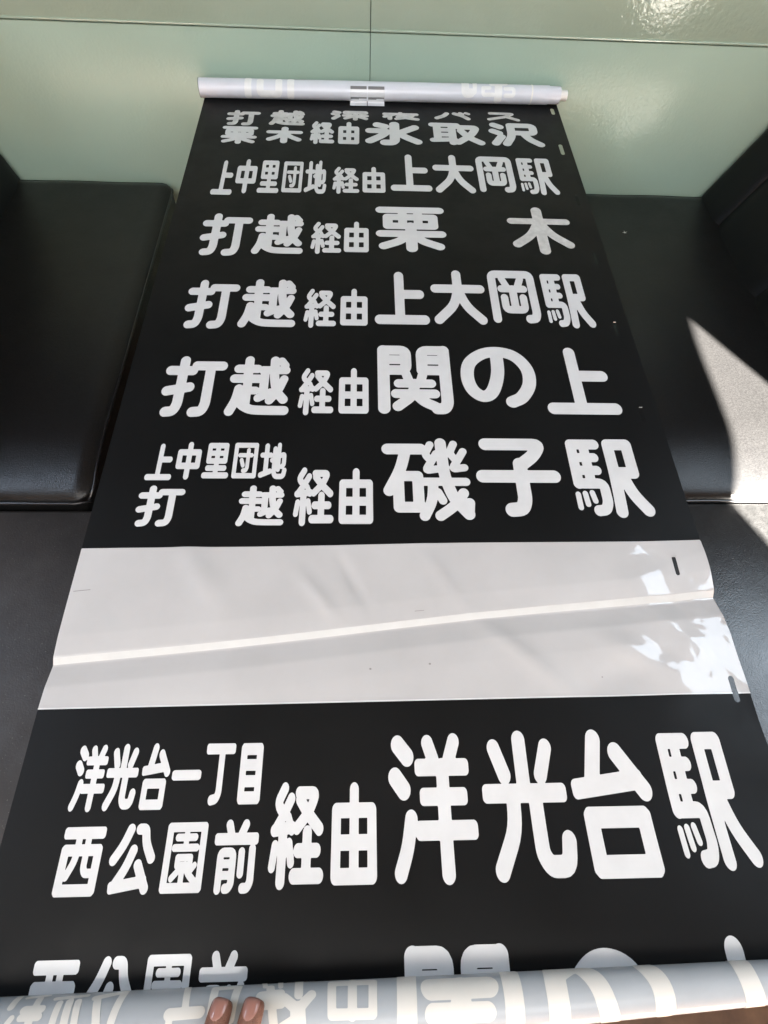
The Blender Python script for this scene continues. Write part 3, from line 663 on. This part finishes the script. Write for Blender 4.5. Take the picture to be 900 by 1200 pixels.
# little curled flaps left in three of the punched slots
for x, y in ((.4245, .7265), (.4235, .5435), (.4058, .2945)):
    V = []; F = []
    for i in range(5):
        a = i / 4 * 2.2
        for sx in (-1, 1): V.append((x + sx * .0022, y - .0015 * math.sin(a), float(SZ + height(x, y)) + .0004 + .0016 * (1 - math.cos(a))))
    for i in range(4): F.append((2 * i, 2 * i + 1, 2 * i + 3, 2 * i + 2))
    link_mesh('curled_flap', V, F, M['letter'], scroll)

# scraps of lint on the right cushion
V = []; F = []
for a, l in ((.3, .007), (1.7, .006), (3.3, .007), (4.2, .005), (5.4, .006)):
    b = len(V); c, s = math.cos(a), math.sin(a); x, y = .663, 1.288
    V += [(x - s * .0012, y + c * .0012, .4885), (x + s * .0012, y - c * .0012, .4885), (x + c * l, y + s * l, .4905)]; F.append((b, b + 1, b + 2))
tag(link_mesh('paper_scrap', V, F, M['paper'], None, False), 'tiny white paper scrap lying on the right bench cushion near the wall', 'scrap')

# ---------------------------------------------------------------- the hand that holds the lower roll
def hand():
    fmB, LB = cone(BA, BB, BR0, BR1, .0)
    def onroll(s, ph, eps): return Vector(cone(BA, BB, BR0, BR1, eps)[0](np.array([s * LB]), np.array([R(ph)]))[0])
    fr = .0098
    fingers = []
    # index and middle finger lie over the roll, the others follow behind, the thumb presses from below
    specs = [(.2975, .262, 1.00), (.3285, .300, 1.0)]
    wrist = Vector((-.190, -.335, .690)); mesh_v = []; mesh_e = []; rad = []
    def add(p, r, prev=None):
        mesh_v.append(tuple(p)); rad.append(r)
        if prev is not None: mesh_e.append((prev, len(mesh_v) - 1))
        return len(mesh_v) - 1
    w = add(wrist, .028); arm = add(wrist + Vector((-.02, -.16, .02)), .036, w)
    arm2 = add(wrist + Vector((-.05, -.30, .05)), .042, arm)
    palm = add(Vector((-.170, -.285, .705)), .026, w)
    nails = []
    def finger(s_tip, s_base, phi_tip, knuckle, r0):
        k = add(knuckle, r0 * 1.22, palm)
        a = onroll(s_base, 152, .016 + .002); b = onroll(s_base + (s_tip - s_base) * .4, 118, fr + .002)
        c = onroll(s_base + (s_tip - s_base) * .75, 88, fr); d = onroll(s_tip, phi_tip, fr * .95)
        i = add(a, r0 * 1.15, k); i = add(b, r0 * 1.08, i); i = add(c, r0 * 1.04, i); i = add(d, r0 * 1.02, i); i = add(d + (d - c).normalized() * r0 * .42, r0 * .80, i)
        nails.append((s_tip, s_base, phi_tip, r0))
    finger(.3010, .280, 57, Vector((-.160, -.232, .735)), fr)
    finger(.3330, .313, 59, Vector((-.135, -.230, .738)), fr)
    # ring and little finger curl under the roll, out of the picture
    for kx, tipx, rr in ((-.110, -.085, .0090), (-.087, -.055, .0080)):
        k = add((kx, -.234, .722), rr * 1.25, palm); i = add((kx + .012, -.200, .708), rr * 1.1, k)
        i = add((tipx, -.172, .690), rr, i); i = add((tipx + .004, -.150, .686), rr * .85, i)
    t = add((-.205, -.245, .690), .0135, palm); t = add((-.207, -.205, .682), .0118, t); t = add((-.190, -.170, .684), .0095, t)
    me = bpy.data.meshes.new('hand'); me.from_pydata(mesh_v, mesh_e, []); me.update()
    o = bpy.data.objects.new('hand', me); scene.collection.objects.link(o)
    md = o.modifiers.new('skin', 'SKIN'); md.use_smooth_shade = True
    for i, r in enumerate(rad): me.skin_vertices[0].data[i].radius = (r, r)
    for i in range(len(rad)): me.skin_vertices[0].data[i].use_root = (i == 0)
    sb = o.modifiers.new('sub', 'SUBSURF'); sb.levels = 2; sb.render_levels = 2
    dg = bpy.context.evaluated_depsgraph_get(); ev = o.evaluated_get(dg); me2 = bpy.data.meshes.new_from_object(ev)
    o.modifiers.clear(); o.data = me2; me2.name = 'hand'; me2.shade_smooth(); me2.materials.clear(); me2.materials.append(M['skin'])
    tag(o, 'hand at the bottom edge with two fingertips resting on the rolled film', 'hand')
    bvh = BVHTree.FromPolygons([v.co.copy() for v in me2.vertices], [tuple(p.vertices) for p in me2.polygons])
    for s_tip, s_base, ph, r0 in nails:
        # nail plate: curved oval lying on the back of the fingertip, found by dropping it on to the finger
        V = []; F = []; nu, nv = 12, 14
        sc = s_tip - (s_tip - s_base) * .06
        for j in range(nv + 1):
            v = -1 + 2 * j / nv
            for i in range(nu + 1):
                u = -1 + 2 * i / nu; x = u * .0064 * math.sqrt(max(.03, 1 - abs(v) ** 2.6))
                sl = (s_base - s_tip) * .42 * v * .3
                out = onroll(sc + sl, ph + 3 + v * 15, .06); ax_p = onroll(sc + sl, ph + 3 + v * 15, -.01)
                out.x += x; ax_p.x += x; d = (ax_p - out).normalized()
                hit_, n_, _, _ = bvh.ray_cast(out, d)
                if hit_ is None: hit_ = ax_p
                edge = max(abs(u) ** 6, abs(v) ** 6)
                V.append(hit_ - d * (.0006 - .0004 * edge))
        for j in range(nv):
            for i in range(nu): a = j * (nu + 1) + i; F.append((a, a + 1, a + nu + 2, a + nu + 1))
        link_mesh('fingernail', V, [f[::-1] for f in F], M['nail'], o)
    return o
hand()
